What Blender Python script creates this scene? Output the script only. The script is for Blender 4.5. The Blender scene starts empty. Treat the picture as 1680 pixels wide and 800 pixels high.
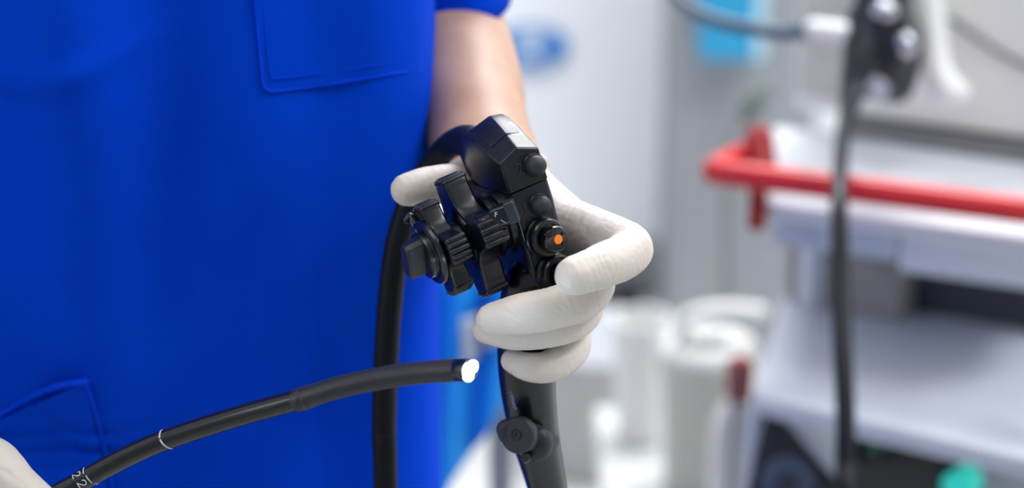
import bpy, bmesh, math, random
from mathutils import Vector, Matrix, noise
random.seed(7)
S = bpy.context.scene
COL = S.collection
# ------------------------------------------------------------------ camera, world, lights
PITCH = math.radians(20); FPX = 3733.0
CAM = Vector((0, 0, 1.40))
RIGHT = Vector((1, 0, 0)); UP = Vector((0, math.sin(PITCH), math.cos(PITCH))); FWD = Vector((0, math.cos(PITCH), -math.sin(PITCH)))
cd = bpy.data.cameras.new('camera'); cam = bpy.data.objects.new('camera', cd); COL.objects.link(cam)
cam.location = CAM; cam.rotation_euler = (math.pi/2 - PITCH, 0, 0)
cd.sensor_width = 36; cd.lens = FPX/1680*36; cd.clip_start = .05
cd.dof.use_dof = True; cd.dof.focus_distance = 1.0; cd.dof.aperture_fstop = 4.6
S.camera = cam
W_ = bpy.data.worlds.new('world'); S.world = W_; W_.use_nodes = True
W_.node_tree.nodes['Background'].inputs[0].default_value = (.80, .90, 1.0, 1)
W_.node_tree.nodes['Background'].inputs[1].default_value = .36
def area(name, loc, tgt, sx, sy, power, col):
    l = bpy.data.lights.new(name, 'AREA'); l.shape = 'RECTANGLE'; l.size = sx; l.size_y = sy; l.energy = power; l.color = col
    o = bpy.data.objects.new(name, l); COL.objects.link(o); o.location = loc
    o.rotation_euler = (Vector(tgt)-Vector(loc)).to_track_quat('-Z', 'Y').to_euler(); return o
area('ceiling_panel_light', (-.75, .25, 2.66), (-.75, .25, 0), .6, 1.2, 9, (1, .98, .95))
area('ceiling_panel_light', (.55, .75, 2.66), (.55, .75, 0), .6, 1.2, 5, (1, .98, .95))
area('ceiling_panel_light', (.45, 2.85, 2.66), (.45, 2.85, 0), 1.4, .7, 90, (.97, .98, 1))
area('side_fill_light', (-2.5, .1, 1.7), (-.2, 1.0, 1.1), 1.0, 1.3, 16, (.95, .97, 1))  # added side light to bring out the cloth folds; no window is built
area('ceiling_panel_light', (1.6, 1.0, 2.66), (1.3, 1.4, 0), 1.2, .6, 38, (.97, .98, 1))
S.view_settings.view_transform = 'Standard'; S.view_settings.look = 'None'
S.view_settings.gamma = 1; S.view_settings.use_curve_mapping = False; S.view_settings.exposure = -0.20

# ------------------------------------------------------------------ helpers
def V(px, py, d): return CAM + d*(FWD + ((px-840)/FPX)*RIGHT + ((400-py)/FPX)*UP)
def G(px, py, z):
    r = FWD + ((px-840)/FPX)*RIGHT + ((400-py)/FPX)*UP
    return CAM + r*((z-CAM.z)/r.z)
def cv(x, y, z): return x*RIGHT + y*UP - z*FWD
def lin(c): return tuple(((v/255)/12.92 if v/255 <= .04045 else ((v/255+.055)/1.055)**2.4) for v in c) + (1,)
MATS = {}
def mat(name, rgb, rough=.5, metal=0, var=.06, vscale=40, bump=0, bscale=600, coat=0, sss=0, spec=.5, trans=0, emit=0, stretch=(1,1,1), sheen=0, ramp=None):
    if name in MATS: return MATS[name]
    m = bpy.data.materials.new(name); m.use_nodes = True; nt = m.node_tree; b = nt.nodes['Principled BSDF']
    tc = nt.nodes.new('ShaderNodeTexCoord'); mp = nt.nodes.new('ShaderNodeMapping'); mp.inputs['Scale'].default_value = stretch
    nt.links.new(tc.outputs['Object'], mp.inputs[0])
    n = nt.nodes.new('ShaderNodeTexNoise'); n.inputs['Scale'].default_value = vscale; n.inputs['Detail'].default_value = 4
    nt.links.new(mp.outputs[0], n.inputs['Vector'])
    r = nt.nodes.new('ShaderNodeValToRGB'); c = lin(rgb)
    r.color_ramp.elements[0].position = .3; r.color_ramp.elements[1].position = .7
    r.color_ramp.elements[0].color = tuple(max(0, v*(1-var)) for v in c[:3])+(1,)
    r.color_ramp.elements[1].color = tuple(min(1, v*(1+var)) for v in c[:3])+(1,)
    if ramp: r.color_ramp.elements[0].color = lin(ramp)
    nt.links.new(n.outputs['Fac'], r.inputs[0]); nt.links.new(r.outputs[0], b.inputs['Base Color'])
    b.inputs['Roughness'].default_value = rough; b.inputs['Metallic'].default_value = metal
    b.inputs['Specular IOR Level'].default_value = spec; b.inputs['Coat Weight'].default_value = coat
    b.inputs['Transmission Weight'].default_value = trans; b.inputs['Sheen Weight'].default_value = sheen
    if sss: b.inputs['Subsurface Weight'].default_value = sss; b.inputs['Subsurface Scale'].default_value = .008
    if emit: b.inputs['Emission Color'].default_value = lin(rgb); b.inputs['Emission Strength'].default_value = emit
    if bump:
        n2 = nt.nodes.new('ShaderNodeTexNoise'); n2.inputs['Scale'].default_value = bscale; n2.inputs['Detail'].default_value = 3
        nt.links.new(mp.outputs[0], n2.inputs['Vector'])
        bp = nt.nodes.new('ShaderNodeBump'); bp.inputs['Strength'].default_value = bump; bp.inputs['Distance'].default_value = .0005
        nt.links.new(n2.outputs['Fac'], bp.inputs['Height']); nt.links.new(bp.outputs[0], b.inputs['Normal'])
    MATS[name] = m; return m
M_BLK = mat('black_scope_plastic', (13, 15, 23), .28, bump=.04, bscale=6000, coat=.2)
M_BLKM = mat('black_matte_plastic', (14, 16, 24), .30, bump=.10, bscale=9000)
M_RUB = mat('black_rubber', (30, 31, 38), .5, bump=.25, bscale=2000)
M_BTN = mat('grey_button_rubber', (36, 38, 46), .55, bump=.15, bscale=8000)
M_TUBE = mat('insertion_tube_black', (24, 23, 28), .25, coat=.35, bump=.05, bscale=900)
M_BEND = mat('bending_rubber', (38, 38, 46), .42, bump=.5, bscale=500)
M_GLOSS = mat('gloss_black', (9, 9, 12), .08, coat=.6)
M_STEEL = mat('steel', (190, 192, 198), .25, metal=1)
M_ORANGE = mat('orange_plastic', (255, 128, 18), .45)
M_WHITEP = mat('white_print', (205, 212, 222), .6)
M_GREY_P = mat('grey_embossed', (38, 40, 47), .5)
M_GLOVE = mat('latex_glove', (217, 206, 195), .5, var=.03, vscale=60, bump=.22, bscale=420, sss=.12, stretch=(1, 1, 2.2))
M_SKIN = mat('skin', (200, 160, 130), .5, var=.06, vscale=30, bump=.3, bscale=900, sss=.06, ramp=(184, 140, 114))
M_GOWN = mat('blue_scrub_cloth', (0, 66, 208), .8, var=.04, vscale=30, bump=.5, bscale=1500, spec=.03)
M_GOWNS = mat('blue_scrub_stitch', (0, 66, 224), .8, spec=.1)
M_TROU = mat('blue_trouser_cloth', (8, 50, 160), .85)

def mesh_obj(name, verts, faces, m, root=None, smooth=True, angle=35, bevel=0, seg=2, sub=0):
    me = bpy.data.meshes.new(name)
    off = root_loc(root)
    me.from_pydata([Vector(v)-off for v in verts], [], faces)
    bm = bmesh.new(); bm.from_mesh(me); bmesh.ops.recalc_face_normals(bm, faces=bm.faces); bm.to_mesh(me); bm.free()
    if smooth:
        me.polygons.foreach_set('use_smooth', [True]*len(me.polygons))
        if angle and not bevel: me.set_sharp_from_angle(angle=math.radians(angle))
    me.materials.append(m)
    o = bpy.data.objects.new(name, me); COL.objects.link(o)
    if root is not None: o.parent = root
    if sub: s = o.modifiers.new('sub', 'SUBSURF'); s.levels = s.render_levels = sub
    if bevel:
        b = o.modifiers.new('bevel', 'BEVEL'); b.width = bevel; b.segments = seg; b.limit_method = 'ANGLE'; b.angle_limit = math.radians(30)
        b.harden_normals = True
    return o
def root_loc(root):
    t = Vector((0, 0, 0))
    while root is not None: t += root.location; root = root.parent
    return t
def tag(o, label, cat, group=None):
    o['label'] = label; o['category'] = cat
    if group: o['group'] = group
    return o
def thing(name, loc, label, cat, group=None):
    o = bpy.data.objects.new(name, None); COL.objects.link(o); o.location = loc; o.empty_display_size = .05
    return tag(o, label, cat, group)
def struct(o): o['kind'] = 'structure'; return o

def catmull(pts, n=8):
    P = [tuple(p) for p in pts]; P = [tuple(2*a-b for a, b in zip(P[0], P[1]))] + P + [tuple(2*a-b for a, b in zip(P[-1], P[-2]))]
    out = []
    for i in range(1, len(P)-2):
        for k in range(n):
            t = k/n
            out.append(tuple(.5*(2*b + (c-a)*t + (2*a-5*b+4*c-d)*t*t + (3*b-a-3*c+d)*t**3) for a, b, c, d in zip(P[i-1], P[i], P[i+1], P[i+2])))
    out.append(P[-2]); return out
def frames(C):
    T = []
    for i in range(len(C)):
        a = C[max(0, i-1)]; b = C[min(len(C)-1, i+1)]; T.append((b-a).normalized())
    n = T[0].orthogonal().normalized(); out = []
    for t in T:
        n = (n - t*n.dot(t)).normalized(); out.append((t, n, t.cross(n)))
    return out
def tube(pts, radii, n=8, seg=24, flat=1.0, round_ends=True):
    """pts list of Vector, radii list or number -> verts, faces of a closed swept tube"""
    if not isinstance(radii, (list, tuple)): radii = [radii]*len(pts)
    Q = catmull([tuple(p)+(r,) for p, r in zip(pts, radii)], n) if n > 1 else [tuple(p)+(r,) for p, r in zip(pts, radii)]
    C = [Vector(q[:3]) for q in Q]; R = [q[3] for q in Q]; F = frames(C)
    rings = []
    if round_ends:
        for a in (80, 55, 28):
            rings.append((C[0]-F[0][0]*R[0]*math.sin(math.radians(a)), F[0], R[0]*math.cos(math.radians(a))))
    for c, f, r in zip(C, F, R): rings.append((c, f, r))
    if round_ends:
        for a in (28, 55, 80):
            rings.append((C[-1]+F[-1][0]*R[-1]*math.sin(math.radians(a)), F[-1], R[-1]*math.cos(math.radians(a))))
    vs, fs = [], []
    for c, (t, u, w), r in rings:
        for k in range(seg):
            a = 2*math.pi*k/seg; vs.append(c + r*(math.cos(a)*u + math.sin(a)*w))
    for i in range(len(rings)-1):
        for k in range(seg):
            k2 = (k+1) % seg; fs.append((i*seg+k, i*seg+k2, (i+1)*seg+k2, (i+1)*seg+k))
    fs.append(tuple(range(seg))[::-1]); fs.append(tuple((len(rings)-1)*seg+k for k in range(seg)))
    return vs, fs
def lathe(c, ax, prof, seg=32, ref=None, ky=1.0):
    """prof [(r, h)] along axis ax from c"""
    ax = ax.normalized(); u = (ref - ax*ref.dot(ax)).normalized() if ref is not None else ax.orthogonal().normalized(); w = ax.cross(u)
    vs, fs = [], []
    for r, h in prof:
        for k in range(seg):
            a = 2*math.pi*k/seg; vs.append(c + ax*h + max(r, 1e-5)*(math.cos(a)*u + ky*math.sin(a)*w))
    for i in range(len(prof)-1):
        for k in range(seg):
            k2 = (k+1) % seg; fs.append((i*seg+k, i*seg+k2, (i+1)*seg+k2, (i+1)*seg+k))
    fs.append(tuple(range(seg))[::-1]); fs.append(tuple((len(prof)-1)*seg+k for k in range(seg)))
    return vs, fs
def join(*parts):
    vs, fs = [], []
    for v, f in parts:
        o = len(vs); vs += list(v); fs += [tuple(i+o for i in q) for q in f]
    return vs, fs
def box(c, ex, ey, ez):
    """centre and three half-extent vectors"""
    vs = [c + sx*ex + sy*ey + sz*ez for sx in (-1, 1) for sy in (-1, 1) for sz in (-1, 1)]
    return vs, [(0,1,3,2), (4,6,7,5), (0,4,5,1), (2,3,7,6), (0,2,6,4), (1,5,7,3)]
def abox(x0, x1, y0, y1, z0, z1):
    return box(Vector(((x0+x1)/2, (y0+y1)/2, (z0+z1)/2)), Vector(((x1-x0)/2, 0, 0)), Vector((0, (y1-y0)/2, 0)), Vector((0, 0, (z1-z0)/2)))
def prism(poly, ext):
    n = len(poly); vs = list(poly) + [p+ext for p in poly]
    return vs, [tuple(range(n))[::-1], tuple(range(n, 2*n))] + [(i, (i+1) % n, n+(i+1) % n, n+i) for i in range(n)]
def glyph(ch, size, depth, m, c, ex, ey, root, name='lettering'):
    cu = bpy.data.curves.new('t', 'FONT'); cu.body = ch; cu.size = 1; cu.extrude = 0; cu.align_x = 'CENTER'; cu.align_y = 'CENTER'
    to = bpy.data.objects.new('t', cu); COL.objects.link(to)
    me = bpy.data.meshes.new_from_object(to); 
    nrm = ex.cross(ey)
    vs = [c + ex*v.co.x*size + ey*v.co.y*size for v in me.vertices]; fs = [tuple(p.vertices) for p in me.polygons]
    bpy.data.objects.remove(to); bpy.data.curves.remove(cu); bpy.data.meshes.remove(me)
    bm = bmesh.new(); bv = [bm.verts.new(v) for v in vs]
    for f in fs:
        try: bm.faces.new([bv[i] for i in f])
        except ValueError: pass
    r = bmesh.ops.extrude_face_region(bm, geom=bm.faces[:])
    bmesh.ops.translate(bm, vec=nrm*depth, verts=[g for g in r['geom'] if isinstance(g, bmesh.types.BMVert)])
    bm.verts.index_update()
    V2 = [v.co.copy() for v in bm.verts]; F2 = [tuple(v.index for v in f.verts) for f in bm.faces]; bm.free()
    return mesh_obj(name, V2, F2, m, root, smooth=False)
def rcone(a, ra, b, rb, seg=20):
    return tube([a, b], [ra, rb], n=1, seg=seg)
def sphere(c, rx, ry=None, rz=None, ax=None, seg=20):
    ry = ry or rx; rz = rz or rx; X, Y, Z = ax if ax else (Vector((1,0,0)), Vector((0,1,0)), Vector((0,0,1)))
    vs, fs = [], []; n = seg//2
    for i in range(n+1):
        th = math.pi*max(.02, min(n-.02, i))/n
        for k in range(seg):
            a = 2*math.pi*k/seg
            vs.append(c + X*rx*math.sin(th)*math.cos(a) + Y*ry*math.sin(th)*math.sin(a) + Z*rz*math.cos(th))
    for i in range(n):
        for k in range(seg):
            k2 = (k+1) % seg; fs.append((i*seg+k, i*seg+k2, (i+1)*seg+k2, (i+1)*seg+k))
    fs.append(tuple(range(seg))[::-1]); fs.append(tuple(n*seg+k for k in range(seg)))
    return vs, fs
def blob(name, parts, m, root, voxel=.0009, smooth=6, disp=None):
    """one continuous skin over overlapping tapered solids"""
    vs, fs = join(*parts)
    me = bpy.data.meshes.new('tmp'); me.from_pydata(vs, [], fs)
    bm = bmesh.new(); bm.from_mesh(me); bmesh.ops.recalc_face_normals(bm, faces=bm.faces); bm.to_mesh(me); bm.free()
    o = bpy.data.objects.new('tmp', me); COL.objects.link(o)
    r = o.modifiers.new('r', 'REMESH'); r.mode = 'VOXEL'; r.voxel_size = voxel
    s = o.modifiers.new('s', 'SMOOTH'); s.factor = .5; s.iterations = smooth
    dg = bpy.context.evaluated_depsgraph_get(); dg.update()
    out = bpy.data.meshes.new_from_object(o.evaluated_get(dg))
    bpy.data.objects.remove(o); bpy.data.meshes.remove(me)
    off = root_loc(root)
    cos = [v.co.copy() for v in out.vertices]; nrs = [v.normal.copy() for v in out.vertices]; flat = []
    for p, nr in zip(cos, nrs):
        if disp: p = p + nr*disp(p)
        flat.extend(p - off)
    out.vertices.foreach_set('co', flat); out.update()
    out.polygons.foreach_set('use_smooth', [True]*len(out.polygons))
    out.name = name; out.materials.clear(); out.materials.append(m)
    ob = bpy.data.objects.new(name, out); COL.objects.link(ob); ob.parent = root
    return ob

# ------------------------------------------------------------------ room shell
m_wall = mat('painted_wall', (240, 243, 248), .7, var=.02, vscale=3, bump=.1, bscale=80)
m_floor = mat('vinyl_floor', (200, 200, 198), .85, var=.05, vscale=2.5)
m_ceil = mat('ceiling_paint', (235, 235, 235), .9, var=.02)
m_shade_side = mat('wall_shade_grey', (150, 153, 158), .7, var=.03, vscale=5)  # shade of a turned-away wall side, put into the base colour
def S_(name, g, m, **k): return struct(mesh_obj(name, *g, m, smooth=False, **k))
S_('floor', abox(-2.6, 3.2, -1.5, 3.7, -.05, 0), m_floor)
S_('wall_back', abox(-2.6, 3.2, 3.6, 3.7, 0, 2.75), m_wall)
S_('wall_left', abox(-2.7, -2.6, -1.5, 3.7, 0, 2.75), m_wall)
S_('wall_right', abox(3.2, 3.3, -1.5, 3.7, 0, 2.75), m_wall)
S_('ceiling', abox(-2.6, 3.2, -1.5, 3.7, 2.75, 2.85), m_ceil)
S_('baseboard_back', abox(-2.6, 3.2, 3.575, 3.6, 0, .10), mat('grey_baseboard', (150, 153, 158), .5))
a = G(1098, 430, .0); 
S_('shade_column_1', abox(.245, .46, 3.30, 3.60, 0, 2.75), m_shade_side, bevel=.01)  # column added to carry the painted shade of a wall corner

# wall logo : pale oval with two deeper blue marks
def on_wall(px, py, Y=3.598):
    r = FWD + ((px-840)/FPX)*RIGHT + ((400-py)/FPX)*UP
    return CAM + r*(Y/r.y)
lc = on_wall(872, 78)
logo = thing('wall_logo', lc, 'blurred pale blue oval logo with two darker blue marks on the white wall', 'sign')
def oval(c, rx, rz, t, y, n=40, inner=None):
    if inner is None:
        return prism([Vector((c.x+rx*math.cos(2*math.pi*k/n), y, c.z+rz*math.sin(2*math.pi*k/n))) for k in range(n)], Vector((0, t, 0)))
    vs, fs = [], []
    for k in range(n):
        a = 2*math.pi*k/n
        for q in (1, inner):
            for yy in (y, y+t): vs.append(Vector((c.x+rx*q*math.cos(a), yy, c.z+rz*q*math.sin(a))))
    for k in range(n):
        i = 4*k; j = 4*((k+1) % n)
        fs += [(i, j, j+2, i+2), (i+1, i+3, j+3, j+1), (i, i+1, j+1, j), (i+2, j+2, j+3, i+3)]
    return vs, fs
mesh_obj('backing', *oval(lc, .060, .038, .003, 3.595), mat('logo_pale', (196, 214, 236), .5), logo)
mesh_obj('ring', *oval(lc, .062, .040, .004, 3.592, inner=.86), mat('logo_ring', (120, 160, 212), .5), logo)
mesh_obj('mark', *oval(lc+Vector((-.036, 0, .004)), .020, .022, .003, 3.590), mat('logo_blue', (52, 128, 205), .5), logo)
mesh_obj('mark', *oval(lc+Vector((.032, 0, .002)), .022, .020, .003, 3.590), MATS['logo_blue'], logo)
mesh_obj('mark', *oval(lc+Vector((-.003, 0, -.020)), .016, .007, .003, 3.590), MATS['logo_blue'], logo)

# ------------------------------------------------------------------ endoscope in the hand
cphi, sphi = .924, .381
B = Vector((.958, .287, 0)); U0 = Vector((-.274, .914, .301)); N0 = B.cross(U0).normalized()
Wc = B*cphi - N0*sphi; Fc = N0*cphi + B*sphi
LW, LD, LU = cv(*Wc), -cv(*Fc), cv(*U0)
LO = V(836, 320.5, 1.0)
def L(x, y, z): return LO + (x*LW + y*LD + z*LU)*.001
scope = thing('endoscope', V(866, 640, 1.05), 'black flexible endoscope held in the gloved hand with lit tip', 'endoscope')
# head
def lerp_tab(t, tab):
    for (a, va), (b, vb) in zip(tab, tab[1:]):
        if t <= b: k = (t-a)/(b-a); return va + (vb-va)*k
    return tab[-1][1]
ZS = [(0, 14.7), (8, 18.4), (16, 22.2), (24, 24.9), (29, 25.6), (34, 22.3), (39, 17.5), (44, 11), (46, 6)]
def ridge(y): t = min(1, y/27); return 9.9+3.4*t, 4.1-.7*t
def rise(y): return 2.2*min(1, y/27)
def roof(x, y, w=20.0):
    zs = lerp_tab(y, ZS); xr, h = ridge(y); return zs + h*x/xr if x < xr else zs + h + (rise(y)-h)*(x-xr)/(w-xr)
ys = [0, 8, 16, 24, 29, 34, 39, 44, 46]
vs, fs = [], []
def sec(y):
    b = -2.6*math.sin(math.pi*min(1, y/46)); b2 = 1.2*math.sin(math.pi*min(1, y/46))
    tp = lerp_tab(y, [(0, 0), (29, 0), (46, 2.5)])
    zs = lerp_tab(y, ZS)
    sk = .6*math.sin(math.pi*y/46)
    return [L(b*.12+tp, y, 0), L(b*.9+tp, y, zs*.5), L(b*.5+tp, y, zs), L(ridge(y)[0], y, zs+ridge(y)[1]), L(20-b*.2-tp, y, zs+rise(y)), L(20+b2-tp, y, zs*.5), L(20.3-tp, y, 0)]
for y in ys: vs += sec(y)
n = 7
for i in range(len(ys)-1):
    for k in range(n):
        k2 = (k+1) % n; fs.append((i*n+k, i*n+k2, (i+1)*n+k2, (i+1)*n+k))
fs.append(tuple(range(n))); fs.append(tuple((len(ys)-1)*n+k for k in range(n))[::-1])
o = mesh_obj('control_head', vs, fs, M_BLKM, scope, bevel=.0010, seg=3)
o.modifiers['bevel'].angle_limit = math.radians(22)
# top inset cover on the roof
def roofpatch(x0, x1, y0, y1, up, th):
    xs = None; yy = [y0+(y1-y0)*i/6 for i in range(7)]
    vs = []
    for z in (up, up-th):
        for y in yy:
            rx = ridge(y)[0]
            for x in [x0, (x0+rx)/2, rx-.1, rx+.1, (x1+rx)/2, x1]:
                vs.append(L(x, y, roof(x, y)+z))
    nx, ny = 6, 7; fs = []
    for lay in (0, 1):
        o = lay*nx*ny
        for j in range(ny-1):
            for i in range(nx-1):
                q = (o+j*nx+i, o+j*nx+i+1, o+(j+1)*nx+i+1, o+(j+1)*nx+i); fs.append(q if lay == 0 else q[::-1])
    ring = [i for i in range(nx)] + [j*nx+nx-1 for j in range(1, ny)] + [(ny-1)*nx+i for i in range(nx-2, -1, -1)] + [j*nx for j in range(ny-2, 0, -1)]
    for a, b in zip(ring, ring[1:]+ring[:1]): fs.append((a, b, b+nx*ny, a+nx*ny))
    return vs, fs
mesh_obj('cover_gap', *roofpatch(1.8, 18.4, 9.9, 28.6, .12, .8), M_GLOSS, scope)
o = mesh_obj('top_cover', *roofpatch(2.3, 17.9, 10.5, 28.0, .40, .9), M_BLKM, scope, bevel=.0002)
# body under the seam
def loft(stations, seg=40, p=4.0):
    vs, fs = [], []
    for (z, cx, cy, hx, hy, pw) in stations:
        for k in range(seg):
            a = 2*math.pi*k/seg; c, s = math.cos(a), math.sin(a)
            vs.append(L(cx + hx*math.copysign(abs(c)**(2/pw), c), cy + hy*math.copysign(abs(s)**(2/pw), s), z))
    for i in range(len(stations)-1):
        for k in range(seg):
            k2 = (k+1) % seg; fs.append((i*seg+k, i*seg+k2, (i+1)*seg+k2, (i+1)*seg+k))
    fs.append(tuple(range(seg))[::-1]); fs.append(tuple((len(stations)-1)*seg+k for k in range(seg)))
    return vs, fs
mesh_obj('control_body', *loft([(-.12, 10.1, 23, 10.35, 22.95, 14), (-10, 10.3, 22.5, 10.7, 22.5, 10), (-20, 10.3, 21, 10.6, 21, 8), (-34, 10.3, 19, 10.6, 19, 8), (-46, 9, 18, 9.8, 17.5, 6), (-54, 7, 17, 8, 15, 4)]), M_BLKM, scope)
# front panel strip that carries the valves, with a raised left border
mesh_obj('front_rail', *tube([L(.6, -.3, -2), L(.8, -.3, -22), L(1.0, .0, -45)], .0007, seg=12), M_BLK, scope)
# grip and lower boot
gp = [V(874, 462, 1.028), V(868, 520, 1.036), V(865, 575, 1.044), V(866, 630, 1.052), V(875, 700, 1.062), V(890, 765, 1.075), V(905, 830, 1.088), V(917, 890, 1.10)]
mesh_obj('grip', *tube(gp, [.0135, .0142, .0138, .0130, .0117, .0101, .0088, .0070], n=6, seg=40), M_BLK, scope)
mesh_obj('grip_ridge', *tube([V(872, 600, 1.0385), V(881, 690, 1.0495), V(893, 760, 1.0645)], [.0012, .0016, .0008], seg=12), M_BLK, scope)
# illegible pale print down the grip's left flank
for k in range(9):
    a = V(831.5+1.35*k, 622+5.6*k, 1.0412+.0004*k)
    mesh_obj('faded_print', *tube([a, V(834.5+1.35*k + (k % 3), 623.5+5.6*k, 1.0405+.0004*k), V(835+1.35*k, 626+5.6*k, 1.0406+.0004*k)], .00045, n=3, seg=6), mat('faded_lilac_print', (120, 124, 160), .6), scope)
# biopsy port
pc = V(849, 713, 1.036); pax = cv(-.30, .02, .95).normalized()
mesh_obj('port_neck', *tube([V(888, 722, 1.062), V(872, 718, 1.050), V(853, 714, 1.042)], [.0085, .0075, .0065], seg=28), M_RUB, scope)
cap = mesh_obj('port_cap', *lathe(pc, pax, [(.0074, -.006), (.0084, -.005), (.0087, -.001), (.0084, .0002), (.0076, .0009), (.0028, .0009), (.0026, .0004), (.0021, .0004), (.0019, .0009), (.0012, .0009), (.001, -.001)], 40, ref=UP, ky=.94), M_BTN, scope)
mesh_obj('cap_tab', *tube([V(836, 694, 1.0395), V(826, 702, 1.0395), V(829, 716, 1.0395)], [.0028, .0032, .0030], seg=16), M_BTN, cap)
mesh_obj('port_clip', *sphere(V(884, 728, 1.0475), .0065, .0055, .0085), M_RUB, scope)
mesh_obj('port_bolt', *lathe(V(863, 746, 1.046), cv(-.2, -.3, .9), [(.0028, 0), (.0028, .003), (.0022, .0036), (.001, .0036)], 20), M_GLOSS, scope)
# buttons 2 and 1
nf = -LD
def btn(x, z, r, y=0.0):
    c = L(x, y, z)
    mesh_obj('button_collar', *lathe(c, nf, [(r*1.16, -.001), (r*1.16, .0002), (r*1.08, .0006), (r*.9, .0006)], 36), M_BLKM, scope)
    o = mesh_obj('button', *lathe(c, nf, [(r, 0), (r, .0022), (r*.97, .0034), (r*.88, .0046), (r*.72, .0056), (r*.5, .0063), (r*.25, .0067), (.0001, .0068)], 36), M_BTN, scope)
    return o
def px2xz(px, py):
    a, b = (px-836)/3.733, (320.5-py)/3.733
    # x*.852 - z*.274 = a ; x*.375 + z*.914 = b
    det = .852*.914 + .274*.375
    return (a*.914 + b*.274)/det, (.852*b - .375*a)/det
bx, bz = px2xz(876, 270); btn(bx, bz, .0046)
bx, bz = px2xz(884.5, 334.5); btn(bx, bz, .0043)
ex, ey = LW, LU
bx, bz = px2xz(853, 277); glyph('2', .0076, .00035, M_GREY_P, L(bx, -.05, bz), ex, ey, scope, 'embossed_number')
bx, bz = px2xz(861, 342); glyph('1', .0070, .00030, M_GREY_P, L(bx, -.05, bz), ex, ey, scope, 'embossed_number')
# valves
bx, bz = px2xz(890, 388)
vc = L(bx, 0, bz); va = (nf + LW*.12).normalized()
mesh_obj('valve_socket', *lathe(vc, va, [(.0092, -.001), (.0092, .0012), (.0086, .0018), (.0080, .0018), (.0080, .0032), (.0086, .0036), (.0086, .0050), (.0080, .0058), (.0066, .0060), (.0064, .004)], 48), M_BLK, scope)
vb = mesh_obj('valve_button', *lathe(vc+va*.004, va, [(.0050, 0), (.0050, .0035), (.0058, .0040), (.0060, .0050), (.0060, .0068), (.0056, .0076), (.0046, .0080), (.0001, .0080)], 48), M_GLOSS, scope)
mesh_obj('marker_dot', *lathe(vc+va*.012+LW*.0004, va, [(.0021, 0), (.0021, .0003), (.0001, .0003)], 28), M_ORANGE, vb)
for a in (100, 160, 220, 20, -50):
    r = math.radians(a); c = vc + va*.012 + (LW*math.cos(r)+LU*math.sin(r))*.0041
    mesh_obj('button_dimple', *lathe(c, va, [(.0009, -.0001), (.0009, .00012), (.0001, .00012)], 14), M_BLKM, vb)
bx, bz = px2xz(908, 447)
vc2 = L(bx, 0, bz)
mesh_obj('valve_socket', *lathe(vc2, va, [(.0092, -.001), (.0092, .0012), (.0080, .0020), (.0080, .0034), (.0085, .0040), (.0085, .0056), (.0078, .0064), (.0064, .0064), (.0062, .004)], 48), M_BLK, scope)
mesh_obj('valve_button', *lathe(vc2+va*.004, va, [(.0048, 0), (.0048, .0035), (.0056, .0044), (.0056, .0064), (.005, .007), (.0001, .007)], 40), M_GLOSS, scope)
# wheels ------------------------------------------------------------
AX = cv(-.85, -.385, .37).normalized(); E1 = (LU - AX*LU.dot(AX)).normalized(); E2 = AX.cross(E1)
if E2.dot(-FWD) < 0: E2 = -E2
def wheel(name, c, rmax, rmin, th, angs, ribs, hw=13, phase=0, m=M_BLK, ribr=.0010):
    N = 240; prof = []
    for k in range(N):
        a = 360*k/N; d = min(abs((a-b+180) % 360-180) for b in angs)
        t = max(0, min(1, (d-hw)/(45-hw))); t = (1-(1-t)**2.6)*min(1, (t/.10)**1.5)
        prof.append(rmax + (rmin-rmax)*t)
    def ring(scale_out, h):
        return [c + AX*h + (E2*math.cos(2*math.pi*k/N)+E1*math.sin(2*math.pi*k/N))*(prof[k]-scale_out) for k in range(N)]
    e = .0011; hub = rmin*.78
    secs = [ring(.0016, -th/2), ring(.0004, -th/2+e*.5), ring(0, -th/2+e*1.3), ring(0, th/2-e*1.3), ring(.0004, th/2-e*.5), ring(.0016, th/2),
            [c + AX*(th/2-.0008) + (E2*math.cos(2*math.pi*k/N)+E1*math.sin(2*math.pi*k/N))*(hub+ (prof[k]-rmin)*.35) for k in range(N)],
            [c + AX*(th/2+.0004) + (E2*math.cos(2*math.pi*k/N)+E1*math.sin(2*math.pi*k/N))*hub*.92 for k in range(N)],
            [c + AX*(th/2+.0012) + (E2*math.cos(2*math.pi*k/N)+E1*math.sin(2*math.pi*k/N))*hub*.5 for k in range(N)]]
    vs, fs = [], []
    for s in secs: vs += s
    for i in range(len(secs)-1):
        for k in range(N):
            k2 = (k+1) % N; fs.append((i*N+k, i*N+k2, (i+1)*N+k2, (i+1)*N+k))
    fs.append(tuple(range(N))[::-1]); fs.append(tuple((len(secs)-1)*N+k for k in range(N)))
    w = mesh_obj(name, vs, fs, m, scope, angle=50)
    for b in angs:
        for j in range(ribs):
            a = math.radians(b + (j-(ribs-1)/2)*(2*hw+5)/(ribs))
            p = c + (E2*math.cos(a)+E1*math.sin(a))*(rmax+.0001-.0006*abs(j-(ribs-1)/2)*.7)
            mesh_obj('grip_rib', *tube([p-AX*(th/2-.0008), p+AX*(th/2-.0008)], ribr, n=1, seg=10), m, w)
    return w
CL = V(773, 384, 1.0125); CS = CL + AX*.0150; CD = CS + AX*.0068; CK = CD + AX*.0062
wheel('control_wheel', CL, .0272, .0160, .0110, [100, 12, -76, -166], 4, hw=11, ribr=.0014)
wheel('control_wheel', CS, .0206, .0128, .0092, [104, 8, -72, 180], 5, hw=15, ribr=.0013)
def shaft(name, c0, prof, m=M_BLK, seg=56, root=scope): return mesh_obj(name, *lathe(c0, AX, prof, seg), m, root, angle=40)
base_c = CL - AX*.018
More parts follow.
